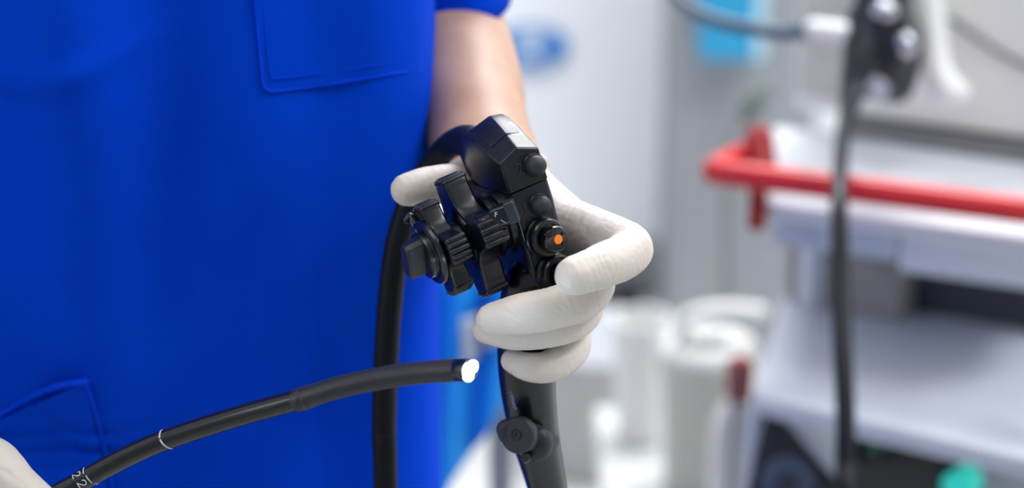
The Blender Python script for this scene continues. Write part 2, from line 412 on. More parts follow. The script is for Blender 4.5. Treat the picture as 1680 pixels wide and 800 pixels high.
shaft('wheel_housing', base_c, [(.0150, -.006), (.0152, .002), (.0148, .0050), (.0132, .0056), (.0132, .008), (.0150, .0085), (.0150, .0105), (.0140, .0112), (.010, .0115), (.008, .030)])
shaft('brake_disc', CS+AX*.0048, [(.0130, -.001), (.0146, .0002), (.0150, .0012), (.0146, .0024), (.0128, .0030), (.0122, .0024), (.0105, .0024), (.0100, .0046), (.0090, .0052), (.006, .0052)])
# brake peg sticking out behind the small wheel
pg = CS + AX*.0058 + E1*.0148 - E2*.011
mesh_obj('brake_peg', *tube([CS+AX*.0058+E1*.006-E2*.004, pg, pg+AX*.002], [.0020, .0022, .0020], n=4, seg=16), M_BLK, scope)
# pointer knob
kn = []
dirk = (E1*.72 + E2*.30).normalized(); sid = AX.cross(dirk).normalized()
pk = CK - AX*.002
prof_k = [(-.0098, -.0036), (-.0104, .0), (-.0098, .0036), (0, .0056), (.0075, .0050), (.0105, .0040), (.0118, 0), (.0105, -.0040), (.0075, -.0050), (0, -.0056)]
vs = []
for h, sc in ((-.003, .86), (.0060, .84), (.0078, .76)):
    for a, b in prof_k: vs.append(pk + AX*h + dirk*a*sc + sid*b*sc)
n = len(prof_k); fs = [tuple(range(n))[::-1], tuple(range(2*n, 3*n))]
for i in range(2):
    for k in range(n): fs.append((i*n+k, i*n+(k+1) % n, (i+1)*n+(k+1) % n, (i+1)*n+k))
mesh_obj('lock_knob', vs, fs, mat('lock_knob_plastic', (30, 32, 39), .34, bump=.12, bscale=8000), scope, bevel=.0012, seg=3)
shaft('knob_collar', CD+AX*.001, [(.0095, 0), (.0108, .0012), (.0104, .0026), (.0085, .0032), (.005, .0034)])
# F lever
la = cv(.50, -.10, .86).normalized()
lvc = V(826, 352, .990)
l_ax = cv(.93, .34, .12).normalized(); l_up = cv(-.33, .92, .2); l_up = (l_up-l_ax*l_up.dot(l_ax)).normalized(); l_out = l_ax.cross(l_up)
lev = mesh_obj('brake_lever', *join(box(lvc-l_ax*.001, l_ax*.0048, l_up*.0047, l_out*.0036)), mat('lever_black', (9, 10, 16), .3), scope, bevel=.0020, seg=4)
mesh_obj('lever_cap', *box(lvc+l_ax*.0040+l_up*.0003+l_out*.0006, l_ax*.0024, l_up*.0050, l_out*.0042), mat('lever_cap_grey', (48, 50, 58), .3), lev, bevel=.0009, seg=3)
mesh_obj('lever_stem', *tube([CL-AX*.010+E1*.004, lvc-l_ax*.010-l_up*.001-l_out*.004, lvc-l_ax*.002], [.005, .0044, .0036], n=5, seg=18), M_BLK, lev)
glyph('F', .0031, .0002, M_WHITEP, lvc-l_ax*.0026+l_up*.0018+l_out*.00365, (l_ax*.97-l_up*.22).normalized(), (l_up*.97+l_ax*.22).normalized(), lev)
mesh_obj('lever_mark', *tube([lvc-l_ax*.0014-l_up*.0012+l_out*.0037, lvc+l_ax*.0002-l_up*.0032+l_out*.0037], .00014, n=1, seg=6), M_WHITEP, lev)
# small screw bumps on the left flank of the body
mesh_obj('body_screw', *lathe(L(-.8, 6, -39), -LW, [(.0014, -.001), (.0014, .001), (.0009, .0016), (.0001, .0016)], 18), M_BLK, scope)
# universal cord
cordp = [L(9, 40, 6), V(771, 232, 1.062), V(735, 240, 1.085), V(700, 284, 1.10), V(668, 345, 1.108), V(647, 430, 1.114), V(635, 560, 1.122), V(630, 700, 1.135), V(633, 830, 1.145), Vector((-.065, 1.03, .60)), Vector((-.05, 1.0, .35)), Vector((.02, 1.0, .12)), Vector((.12, 1.08, .02)), Vector((.22, 1.30, .012))]
mesh_obj('universal_cord', *tube(cordp, [.0088, .0078]+[.0062]*12, n=8, seg=20), mat('cord_black', (12, 13, 19), .5, spec=.2), scope)
# insertion tube : grip end -> loop below the picture -> right hand -> lit tip
tp = [V(917, 890, 1.10), V(935, 980, 1.11), Vector((.03, 1.0, .70)), Vector((-.02, .96, .55)), Vector((-.12, .93, .47)), Vector((-.22, .92, .52)), Vector((-.27, .93, .66)), V(-60, 960, 1.02), V(20, 868, 1.003), V(75, 822, 1.0), V(135, 788, 1.0), V(205, 750, .999), V(272, 721, .997), V(385, 684, .988), V(497, 653, .976)]
tip_pts = [V(494, 654, .976), V(560, 634, .968), V(634, 618.5, .960), V(700, 610, .952), V(752, 606.5, .945)]
TR = .0047
itube = mesh_obj('insertion_tube', *tube(tp, [.006, .0052]+[TR]*13, n=12, seg=28, round_ends=False), M_TUBE, scope)
itip = mesh_obj('bending_section', *tube(tip_pts, [.00485]*5, n=12, seg=32, round_ends=False), M_BEND, scope)
for px, py, d in ((497, 653.2, .9757), (487, 656, .977)):
    pass
fr = (V(520, 646, .973)-V(480, 658, .978)).normalized()
mesh_obj('joint_collar', *lathe(V(490, 655.5, .9768), fr, [(.0047, -.002), (.0051, -.001), (.0052, .0028), (.0050, .0034), (.0052, .0040), (.0050, .006), (.0047, .0065)], 32), M_BEND, scope)
td = cv(.66, -.05, .75).normalized()
tend = V(752, 606.5, .945)
mesh_obj('tip_housing', *tube([V(735, 607.4, .9475), tend, V(764, 606.8, .9405), V(764, 606.8, .9405)+td*.003], [.00485, .00488, .0049, .0044], n=5, seg=32, round_ends=False), M_BLK, scope)
fc = V(764, 606.8, .9405)+td*.0031
m_lamp = mat('tip_lamp', (226, 240, 255), .2, emit=60)
tu = (UP - td*UP.dot(td)).normalized(); tw = td.cross(tu)
for s in (1, -1):
    c = fc + (tu*.0018*s - tw*.0011*s)
    mesh_obj('tip_lamp', *lathe(c, td, [(.0025, -.0004), (.0025, .0004), (.0019, .0009), (.0001, .0011)], 28), m_lamp, scope)
pl = bpy.data.lights.new('tip_light', 'POINT'); pl.energy = .07; pl.color = (.55, .78, 1); pl.shadow_soft_size = .004
po = bpy.data.objects.new('tip_light', pl); COL.objects.link(po); po.location = fc + td*.006
# printed marks on the tube: strokes laid on its surface
TC = [Vector(q) for q in catmull([tuple(p) for p in tp], 40)]
def tube_frame(px):
    best = min(range(len(TC)), key=lambda i: abs(proj(TC[i])[0]-px) + (0 if proj(TC[i])[1] > 400 and i > 280 else 1e5)); return best
def proj(p):
    q = p-CAM; d = q.dot(FWD); return 840+FPX*q.dot(RIGHT)/d, 400-FPX*q.dot(UP)/d
def on_tube(i, s, ang, lift=0):
    c = TC[i]; t = (TC[i+1]-TC[i-1]).normalized(); tc = (CAM-c); tc = (tc-t*tc.dot(t)).normalized(); w = t.cross(tc)   # w points to picture up or down
    if w.dot(UP) < 0: w = -w
    return c + t*s + (tc*math.cos(ang)+w*math.sin(ang))*(TR+lift)
def strokes(i, lines, name, rad=.00026):
    for ln in lines:
        pts = [on_tube(i, s*.001, math.radians(a), -rad*.72) for s, a in ln]
        mesh_obj(name, *tube(pts, rad, n=5, seg=8), M_WHITEP, itube)
i0 = tube_frame(272)
strokes(i0, [[(0, 88), (-.3, 60), (-.6, 34), (-.7, 24)]], 'depth_ring', .0006)
strokes(i0, [[(-.6, 8), (-.2, -12), (.5, -35), (1.2, -60), (1.6, -88)]], 'depth_ring', .0006)
i1 = tube_frame(140)
two = lambda s0, a0: [[(s0-1.6+2.2*0, a0+14), (s0-2.0, a0+4), (s0-1.4, a0-8), (s0-.4, a0-10), (s0+.5, a0-2), (s0+1.4, a0+12), (s0+2.0, a0+15)], [(s0+2.0, a0+15), (s0+1.9, a0+2), (s0+1.7, a0-14)]]
def rot2(lines, s0, a0, flip=1): return lines
def digit2(sc, ac, kk=1.0):
    # a '2' read across the tube, its top towards the tip
    P = [(-1.15, 1.0), (-.95, 1.8), (-.1, 2.2), (.85, 1.8), (1.05, .9), (.6, 0), (-.3, -1.1), (-1.1, -2.0)], [(-1.1, -2.0), (-.5, -2.0), (.1, -2.0), (.7, -2.0), (1.3, -2.0)]
    out = []
    for ln in P: out.append([(sc + y*.92*kk, ac - kk*x*14) for x, y in ln])
    return out
strokes(i1, digit2(-1.9, 50, .95), 'depth_number', .00034)
strokes(i1, digit2(-1.2, -14, .95), 'depth_number', .00036)
strokes(i1, [[(2.2, 78), (1.7, 56), (1.5, 34)]], 'depth_ring', .00042)
strokes(i1, [[(2.0, 12), (2.2, -10), (2.6, -36)]], 'depth_ring', .00044)
strokes(i1, [[(3.4, -58), (3.7, -70), (4.0, -86)]], 'depth_ring', .0004)

# ------------------------------------------------------------------ the person
TCX, TCY, TA, TB = -.277, 1.185, .236, .132
person = thing('person', Vector((TCX, TCY, 0)), 'person in a blue scrub top and white gloves holding an endoscope', 'person')
def fold(x, z):
    v = .0040*math.sin(x*34 + 2.2*math.sin(z*5.0+.6)) * (0.5+.5*math.sin(z*3.1+1.0))
    v += .0022*math.sin(x*71 + 3*z + 1.3)
    v += .0090*noise.noise(Vector((x*7, 0, z*2.6+3))) + .0035*noise.noise(Vector((x*17, 2, z*9)))
    v += -.0022*math.exp(-((z-(1.105+.35*(x+.225)))/.006)**2)*math.exp(-((x+.225)/.04)**2)*(-1)
    v += .012*math.exp(-((x+.205)/.030)**2)*math.exp(-((z-1.10)/.14)**2)
    v += -.010*math.exp(-((x+.10)/.055)**2)*math.exp(-((z-.93)/.10)**2)
    v *= 2.4; v += .0028*math.exp(-((x+.216)/.028)**2)*math.sin((z-.910)*560)*math.exp(-((z-.910)/.014)**2)
    return v*min(1, max(.15, (-.045-x)/.05)) if x > -.10 else v
def a_of(z): return TA*(1 + .05*max(0, (z-1.2)/.25)) - (.10*max(0, (z-1.36)/.12)**1.5 if z > 1.36 else 0)
def b_of(z): return TB*(1 - (max(0, (z-1.34)/.14)**2)*.45)
PW = 5.0
def gown_pt(phi, z, off=0):
    c, s = math.cos(phi), math.sin(phi)
    a, b = a_of(z), b_of(z); PW = 5.0 if s < 0 else 2.6
    x = TCX + a*math.copysign(abs(c)**(2/PW), c); y = TCY + b*math.copysign(abs(s)**(2/PW), s)
    f = (fold(x, z) if s < 0 else fold(x+.5, z))*min(1, abs(s)*1.6) + off
    nrm = Vector((c*b, s*a, 0)).normalized()
    return Vector((x, y, z)) + nrm*f
def gown_hit(px, py, off):
    """point of the gown's front behind a pixel, lifted by off"""
    r = FWD + ((px-840)/FPX)*RIGHT + ((400-py)/FPX)*UP
    lo, hi = 1.0, 1.45
    def inside(d):
        p = CAM + r*d; a, b = a_of(p.z), b_of(p.z); u = min(.999, abs((p.x-TCX)/a)); ys = TCY - b*(1-u**PW)**(1/PW) - fold(p.x, p.z)*min(1, ((1-u**PW)**.5)*1.6)
        return p.y > ys - off
    d = lo
    while d < hi and not inside(d): d += .003
    lo, hi = d-.003, d
    for _ in range(10):
        m = (lo+hi)/2
        if inside(m): hi = m
        else: lo = m
    return CAM + r*lo
NP, NZ = 300, 220
vs = []; z0, z1 = .70, 1.47
for j in range(NZ+1):
    z = z0 + (z1-z0)*j/NZ
    for k in range(NP): vs.append(gown_pt(2*math.pi*k/NP, z))
fs = [(j*NP+k, j*NP+(k+1) % NP, (j+1)*NP+(k+1) % NP, (j+1)*NP+k) for j in range(NZ) for k in range(NP)]
gown = mesh_obj('scrub_top', vs, fs, M_GOWN, person, angle=0)
sd = gown.modifiers.new('thick', 'SOLIDIFY'); sd.thickness = .0012; sd.offset = -1
def patch(corners, nx, ny, offf, name):
    tl, tr, br, bl = corners; vs = []
    def q(u, v): return ((tl[0]*(1-u)+tr[0]*u)*(1-v)+(bl[0]*(1-u)+br[0]*u)*v, (tl[1]*(1-u)+tr[1]*u)*(1-v)+(bl[1]*(1-u)+br[1]*u)*v)
    for lay in (0, 1):
        for j in range(ny+1):
            for i in range(nx+1):
                u, v = i/nx, j/ny; x, y = q(u, v); vs.append(gown_hit(x, y, offf(u, v) if lay == 0 else .0002))
    n1 = (nx+1)*(ny+1); fs = []
    for lay in (0, 1):
        for j in range(ny):
            for i in range(nx):
                a = lay*n1+j*(nx+1)+i; f = (a, a+1, a+nx+2, a+nx+1); fs.append(f if lay else f[::-1])
    ring = [i for i in range(nx+1)] + [j*(nx+1)+nx for j in range(1, ny+1)] + [ny*(nx+1)+i for i in range(nx-1, -1, -1)] + [j*(nx+1) for j in range(ny-1, 0, -1)]
    for a, b in zip(ring, ring[1:]+ring[:1]): fs.append((a, b, b+n1, a+n1))
    return mesh_obj(name, vs, fs, M_GOWN, person, angle=60)
pk1 = patch([(404, -140), (690, -165), (694, 116), (430, 150)], 40, 30, lambda u, v: .0016+.0006*math.sin(u*9+v*4), 'pocket')
mesh_obj('seam', *tube([gown_hit(x, y, .0014) for x, y in [(417, -20), (420, 20), (424, 60), (428, 105), (432, 138), (440, 148), (455, 149), (520, 141), (590, 130), (650, 120), (690, 116)]], .00065, n=5, seg=8), M_GOWNS, person)
mesh_obj('seam', *tube([gown_hit(x+12, y-12, .0019) for x, y in [(417, -20), (420, 20), (424, 60), (428, 105), (433, 132), (443, 140), (520, 132), (590, 121), (640, 113)]], .00030, n=5, seg=8), M_GOWNS, person)
pk2 = patch([(-120, 740), (140, 627), (200, 900), (-120, 900)], 36, 36, lambda u, v: .0018 + .0075*math.exp(-(v/.10)**2)*math.sin(math.pi*min(1, u*.98)), 'pocket')
mesh_obj('pocket_hem', *tube([gown_hit(x, y, .0052) for x, y in [(-60, 712), (0, 681), (50, 651), (95, 633), (140, 626)]], .0016, n=6, seg=10), M_GOWNS, person)
mesh_obj('seam', *tube([gown_hit(x, y, .0020) for x, y in [(140, 627), (152, 660), (165, 710), (178, 765), (190, 830)]], .0008, n=5, seg=8), M_GOWNS, person)
# sleeve of the arm that holds the scope
EL = V(697, -6, 1.345); WR = V(816, 302, 1.125)
SH = Vector((TCX+.19, TCY+.03, 1.42))
def sleeve(sh, el, name):
    ax = (el-sh).normalized(); u = ax.orthogonal().normalized(); w = ax.cross(u); N = 72; vs = []; Lh = (el-sh).length; J = 36
    for j in range(J+1):
        t = j/J; c = sh + ax*Lh*t*1.0
        for k in range(N):
            a = 2*math.pi*k/N; r = .062 - .008*t + .003*math.sin(3*a+5*t)+.002*math.sin(7*a+9*t) + .002*noise.noise(Vector((a*2, t*9, 1)))
            vs.append(c + (u*math.cos(a)+w*math.sin(a))*r)
    fs = [(j*N+k, j*N+(k+1) % N, (j+1)*N+(k+1) % N, (j+1)*N+k) for j in range(J) for k in range(N)]
    o = mesh_obj(name, vs, fs, M_GOWN, person, angle=0); s = o.modifiers.new('t', 'SOLIDIFY'); s.thickness = .002; return o
hemc = V(736, 6, 1.288)
def sleeve_bell(name):
    N, J = 72, 36; vs = []
    for j in range(J+1):
        t = j/J; c = SH.lerp(hemc, t) + Vector((0, .02*math.sin(math.pi*t), 0))
        for k in range(N):
            a = 2*math.pi*k/N; rx = .060*(1-t)+.0370*t; ry = .060*(1-t)+.060*t
            f = 1 + .03*math.sin(3*a+4*t) + .02*math.sin(5*a-7*t)
            vs.append(c + Vector((math.cos(a)*rx*f, math.sin(a)*ry*f, .004*math.cos(a)*t)))
    fs = [(j*N+k, j*N+(k+1) % N, (j+1)*N+(k+1) % N, (j+1)*N+k) for j in range(J) for k in range(N)]
    o = mesh_obj(name, vs, fs, M_GOWN, person, angle=0); q = o.modifiers.new('t', 'SOLIDIFY'); q.thickness = .002
sleeve_bell('sleeve')
# body: one continuous figure (torso, neck, head, arms, legs) mostly under the clothes
EL2 = Vector((-.50, 1.10, 1.04)); SH2 = Vector((TCX-.19, TCY+.03, 1.42)); WR2 = V(-290, 830, 1.03)
X3 = (Vector((1,0,0)), Vector((0,1,0)), Vector((0,0,1)))
parts = [sphere(Vector((TCX, TCY, 1.28)), .18, .105, .20), sphere(Vector((TCX, TCY, 1.02)), .17, .10, .24), sphere(Vector((TCX, TCY+.01, .86)), .17, .11, .14),
         rcone(Vector((TCX, TCY+.02, 1.40)), .062, Vector((TCX, TCY+.01, 1.52)), .055),
         sphere(Vector((TCX, TCY-.01, 1.655)), .077, .098, .118), sphere(Vector((TCX, TCY-.05, 1.60)), .052, .055, .060),
         rcone(Vector((TCX, TCY-.104, 1.655)), .009, Vector((TCX, TCY-.120, 1.628)), .013), sphere(Vector((TCX, TCY-.098, 1.592)), .024, .010, .007),
         sphere(Vector((TCX-.078, TCY, 1.645)), .010, .020, .032), sphere(Vector((TCX+.078, TCY, 1.645)), .010, .020, .032),
         rcone(Vector((TCX-.12, TCY+.03, 1.40)), .055, SH2, .050), rcone(Vector((TCX+.12, TCY+.03, 1.40)), .055, SH+Vector((-.01, 0, 0)), .050),
         rcone(SH, .050, EL, .040), rcone(SH2, .050, EL2, .040)]
def forearm(e, w):
    d = w-e; pts = [e, e+d*.22+Vector((0, 0, -.004)), e+d*.5, e+d*.72, e+d*.84, e+d*.90]
    if e is EL: return tube([EL, V(722, 60, 1.290), V(760, 140, 1.225), V(782, 215, 1.170), WR, V(830, 340, 1.108)], [.039, .0385, .0325, .0275, .0255, .022], n=6, seg=28)
    return tube(pts, [.039, .0415, .0350, .0285, .0262, .0255], n=6, seg=28)
parts += [forearm(EL, WR), forearm(EL2, WR2)]
for s in (-1, 1):
    parts += [rcone(Vector((TCX+s*.09, TCY, .88)), .085, Vector((TCX+s*.10, TCY-.01, .48)), .055), rcone(Vector((TCX+s*.10, TCY-.01, .48)), .054, Vector((TCX+s*.11, TCY+.01, .09)), .036)]
body = blob('body', parts, M_SKIN, person, voxel=.004, smooth=6)
# trousers and shoes below the picture
for s in (-1, 1):
    mesh_obj('trouser_leg', *tube([Vector((TCX+s*.092, TCY, .92)), Vector((TCX+s*.10, TCY, .50)), Vector((TCX+s*.11, TCY+.01, .06))], [.112, .088, .076], n=6, seg=28, round_ends=False), M_TROU, person)
    mesh_obj('shoe', *join(sphere(Vector((TCX+s*.12, TCY-.05, .042)), .048, .135, .042), sphere(Vector((TCX+s*.12, TCY+.03, .055)), .042, .055, .055)), mat('white_clog', (225, 225, 225), .4), person)
mesh_obj('hair', *sphere(Vector((TCX, TCY+.012, 1.69)), .084, .100, .098), mat('dark_hair', (40, 30, 26), .6, bump=1, bscale=300), person)
sl2 = sleeve(SH2, SH2+(EL2-SH2)*.85, 'sleeve')

# gloved hand round the scope ----------------------------------------
def wr(joints, fine=.00022):
    J = [(Vector(p), Vector(a).normalized(), A, s, k) for p, a, A, s, k in joints]
    def f(p):
        v = 0
        for c, a, A, s, k in J:
            q = p-c; r2 = q.length_squared/(s*s)
            if r2 < 6:
                al = q.dot(a) + .0012*noise.noise(p*160)
                v += -.6*A*abs(math.cos(al*k*.8 + 2.5*noise.noise(p*70)))**4*math.exp(-r2)*(.5+.9*noise.noise(p*120+Vector((3, 1, 2))))
        v += fine*noise.noise(Vector((p.x*90, p.y*90, p.z*210))) + .0004*noise.noise(p*45) + .00012*noise.noise(p*400)
        return v
    return f
def chain(pts, n=7, seg=24):
    return tube([V(*p[:3]) for p in pts], [p[3] for p in pts], n=n, seg=seg)
idx = [(925, 368, 1.052, .0130), (985, 385, 1.034, .0113), (1032, 404, 1.012, .0104), (1022, 421, 1.000, .0103), (985, 437, .985, .0098), (942, 452, .974, .0086)]
mid = [(950, 440, 1.058, .0120), (972, 466, 1.030, .0104), (952, 490, 1.006, .0101), (905, 506, .997, .0096), (860, 514, .993, .0090), (808, 524, .997, .0074)]
rng_ = [(934, 478, 1.066, .0115), (955, 506, 1.042, .0096), (938, 527, 1.022, .0090), (893, 541, 1.014, .0085), (845, 546, 1.012, .0078), (796, 541, 1.017, .0060)]
pnk = [(918, 530, 1.076, .0106), (939, 558, 1.055, .0090), (929, 582, 1.036, .0082), (898, 601, 1.026, .0075), (868, 602, 1.022, .0069), (840, 592, 1.026, .0053)]
thb = [(850, 335, 1.092, .0150), (800, 312, 1.072, .0120), (745, 302, 1.050, .0096), (700, 305, 1.044, .0088), (668, 311, 1.040, .0078)]
hp = [chain(idx), chain(mid), chain(rng_), chain(pnk), chain(thb)]
wp = (832, 312, 1.112)
for q, r in ((idx, .0135), (mid, .0135), (rng_, .0130), (pnk, .0120)):
    hp.append(tube([V(*wp), V((wp[0]+q[0][0])/2+4, (wp[1]+q[0][1])/2, (1.100+q[0][2])/2+.006), V(*q[0][:3])], [.020, .0160, r], n=5, seg=22))
hp.append(tube([V(*wp), V(858, 320, 1.100), V(850, 340, 1.090)], [.020, .017, .0145], n=5, seg=22))
wd = cv(.10, -.92, .34).normalized()
hp.append(tube([WR-wd*.004, WR+wd*.008, V(*wp)], [.0272, .0270, .0235], n=5, seg=28, round_ends=False))
jt = [(V(1034, 392, 1.005), V(1060, 380, 1.0)-V(985, 440, .99), .0007, .012, 1500), (V(985, 437, .976), cv(1, .4, 0), .0004, .012, 1300), (V(935, 462, .968), cv(.6, .8, 0), .0004, .006, 1100),
      (V(955, 490, .997), cv(1, .3, 0), .0006, .012, 1300), (V(905, 505, .988), cv(.7, .9, 0), .0006, .011, 1200), (V(820, 522, .990), cv(.4, 1, 0), .0005, .010, 1000), (V(862, 516, .985), cv(.6, 1, 0), .0005, .010, 1500),
      (V(940, 545, 1.006), cv(1, .4, 0), .0006, .011, 1300), (V(900, 550, 1.0), cv(.6, 1, 0), .0005, .011, 1400), (V(855, 560, 1.0), cv(.2, 1, 0), .0004, .008, 1300),
      (V(935, 580, 1.018), cv(1, .5, 0), .0006, .011, 1300), (V(880, 600, 1.010), cv(.5, 1, 0), .0005, .009, 1500), (V(720, 300, 1.035), cv(1, .1, 0), .0005, .010, 1300), (V(950, 360, 1.03), cv(1, -.5, 0), .0007, .014, 900)]
blob('glove', hp, M_GLOVE, person, voxel=.00065, smooth=6, disp=wr(jt))
ccl = WR-wd*.004
mesh_obj('glove_cuff', *lathe(ccl, wd, [(.0255, -.004), (.0270, -.0035), (.0275, -.002), (.0268, -.0008), (.0272, .004), (.0268, .010), (.0255, .012)], 48), M_GLOVE, person)

# second hand, bottom left, holding the tube
h2 = [chain([(-130, 760, 1.02, .019), (-75, 768, 1.008, .0180), (-20, 766, .998, .0142), (24, 800, .992, .0112), (64, 828, .990, .0092)]),
      chain([(-120, 860, 1.03, .013), (-50, 905, 1.0, .0105), (0, 905, .985, .0098), (50, 880, .986, .0088), (90, 845, .992, .0075)]),
      chain([(-130, 900, 1.035, .013), (-60, 945, 1.005, .0105), (-10, 950, .985, .0096), (35, 925, .985, .0088), (62, 890, .990, .0076)]),
      chain([(-140, 940, 1.04, .012), (-75, 985, 1.01, .0100), (-25, 990, .99, .0092), (15, 965, .988, .0084), (40, 935, .992, .0074)]),
      chain([(-150, 970, 1.045, .011), (-90, 1015, 1.02, .0090), (-45, 1020, 1.0, .0082), (-12, 1000, .992, .0074), (8, 975, .994, .0066)])]
for q in ((-130, 760, 1.02), (-120, 860, 1.03), (-130, 900, 1.035), (-140, 940, 1.04), (-150, 970, 1.045)):
    h2.append(tube([WR2, V(*q)], [.022, .0165], n=1, seg=20))
wd2 = (WR2-EL2).normalized()
h2.append(tube([EL2.lerp(WR2, .74), EL2.lerp(WR2, .86), WR2, WR2+wd2*.012], [.0325, .031, .029, .024], n=5, seg=28))
jt2 = [(V(-10, 770, .982), cv(.6, 1.2, 0), .0008, .014, 700), (V(30, 795, .98), cv(.7, .9, 0), .0006, .012, 900), (V(-30, 745, .99), cv(.5, 1.2, 0), .0006, .014, 600)]
blob('glove', h2, M_GLOVE, person, voxel=.0009, smooth=8, disp=wr(jt2))

# ------------------------------------------------------------------ trolley at the right
m_tray = mat('trolley_white_metal', (220, 224, 230), .35, var=.02)
m_draw = mat('trolley_blue_grey', (190, 199, 212), .4, var=.03)
m_red = mat('red_plastic', (205, 34, 38), .32, var=.05)
m_redd = mat('dark_red_plastic', (150, 14, 20), .4, var=.05)
m_beige = mat('beige_housing', (238, 237, 230), .5, var=.02)
m_dark = mat('dark_equipment', (34, 37, 48), .4)
m_greyd = mat('grey_equipment', (120, 122, 124), .5)
m_shelf = mat('lavender_grey_shelf', (212, 218, 228), .38, var=.02)
m_wh = mat('white_plastic', (238, 238, 236), .4, var=.02)
cart_p = G(1262, 328, .80)
cart = thing('equipment_trolley', Vector((.42, 1.80, 0)), 'white medical equipment trolley with a red push rail along its front', 'trolley')
def slab(pix, z, th): return prism([G(x, y, z) for x, y in pix], Vector((0, 0, -th)))
mesh_obj('top_tray', *slab([(1258, 330), (1760, 398), (1830, 262), (1268, 205)], .80, .014), m_tray, cart, bevel=.004, seg=3)
mesh_obj('drawer', *slab([(1268, 334), (1478, 362), (1510, 262), (1300, 235)], .786, .036), m_draw, cart, bevel=.002)
mesh_obj('drawer', *slab([(1480, 362), (1756, 399), (1790, 290), (1512, 262)], .786, .044), m_tray, cart, bevel=.002)
# thin drawer pull line
mesh_obj('drawer_pull', *tube([G(1500, 381, .772)+Vector((0, -.004, 0)), G(1745, 414, .772)+Vector((0, -.004, 0))], .0022, n=1, seg=10), m_greyd, cart)
mesh_obj('lower_shelf', *slab([(1236, 640), (1262, 656), (1760, 772), (1850, 560), (1290, 470)], .655, .016), m_shelf, cart, bevel=.004, seg=3)
mesh_obj('shelf_lip', *tube([G(1258, 655, .655), G(1762, 772, .655)], .004, n=1, seg=12), m_tray, cart)
bk0, bk1 = G(1290, 477, .655), G(1846, 567, .655); bkv = Vector((bk0.y-bk1.y, bk1.x-bk0.x, 0)).normalized()*.006
mesh_obj('shade_panel', *prism([bk0, bk1, bk1+bkv, bk0+bkv], Vector((0, 0, .094))), mat('gap_shade_dark', (66, 67, 70), .6), cart)  # added dark sheet, its colour standing for the shade in the gap
# corner posts
def post(px, py, z, z0, z1, r=.012):
    p = G(px, py, z); return lathe(Vector((p.x, p.y, z0)), Vector((0, 0, 1)), [(r, 0), (r, z1-z0)], 20)
for px, py in ((1748, 560), (1760, 740), (1330, 500)):
    mesh_obj('post', *post(px, py, .655, .06, .76), m_tray, cart)
mesh_obj('bottom_shelf', *prism([Vector((q.x, q.y, .30)) for q in [G(x, y, .655) for x, y in [(1262, 656), (1760, 772), (1850, 560), (1290, 470)]]], Vector((0, 0, -.02))), m_tray, cart, bevel=.003)
for px, py in ((1345, 575), (1748, 560), (1760, 740), (1330, 640)):
    p = G(px, py, .655)
    w = mesh_obj('caster', *lathe(Vector((p.x-.012, p.y, .032)), Vector((1, 0, 0)), [(.01, 0), (.030, .002), (.032, .012), (.030, .022), (.01, .024)], 24), m_dark, cart)
    mesh_obj('caster_fork', *abox(p.x-.016, p.x+.016, p.y-.004, p.y+.004, .032, .28), m_tray, cart)
# red rail
RZ = .826
r0, r1 = G(1172, 281, RZ), G(1740, 353, RZ)
r1 = r1
mesh_obj('push_rail', *tube([r0, r0.lerp(r1, .5), r1], .0108, n=3, seg=24), m_red, cart)
mesh_obj('rail_return', *tube([r0, G(1195, 262, RZ), G(1250, 238, RZ)], [.0105, .0095, .009], n=5, seg=20), m_red, cart)
mesh_obj('rail_knob', *tube([G(1244, 250, RZ)+Vector((0, 0, .012)), G(1250, 262, RZ)+Vector((0, 0, -.004))], .0125, n=1, seg=20), m_redd, cart)
bp = G(1243, 330, .80)
mesh_obj('rail_bracket', *box(Vector((bp.x, bp.y, .802)), Vector((.0075, 0, 0)), Vector((0, .006, 0)), Vector((0, 0, .026))), m_redd, cart, bevel=.003)
# the trolley's side leg, leaning white
mesh_obj('side_leg', *prism([G(1262, 668, .64), G(1240, 668, .64), G(1224, 664, .64)+Vector((0, 0, 0)), ], Vector((-.012, .02, -.62))), m_tray, cart, bevel=.002)

# beige processor on the tray
pr = thing('video_processor', G(1500, 250, .80), 'large pale beige video processor cabinet standing on the trolley top', 'medical device')
p0, p1 = G(1292, 212, .80), G(1760, 280, .80)
uu = (p1-p0).normalized(); vv = Vector((-uu.y, uu.x, 0))
def pbox(a0, a1, b0, b1, z0, z1): return box(p0 + uu*(a0+a1)/2 + vv*(b0+b1)/2 + Vector((0, 0, (z0+z1)/2)), uu*(a1-a0)/2, vv*(b1-b0)/2, Vector((0, 0, (z1-z0)/2)))
Lp = (p1-p0).length
mesh_obj('housing', *pbox(.0, Lp, .012, .30, .017, .26), m_beige, pr, bevel=.006, seg=3)
mesh_obj('plinth', *pbox(.05, Lp-.005, .0, .28, .0005, .014), m_greyd, pr, bevel=.002)
mesh_obj('front_panel', *pbox(.004, .055, .008, .02, .03, .25), mat('beige_grey', (196, 196, 188), .5), pr, bevel=.002)
mesh_obj('seam_trim', *tube([p0+uu*(.14)-vv*-.010+Vector((0, 0, .115)), p0+uu*.20+vv*.010+Vector((0, 0, .085)), p0+uu*.26+vv*.010+Vector((0, 0, .078))], .0025, n=6, seg=8), m_greyd, pr)

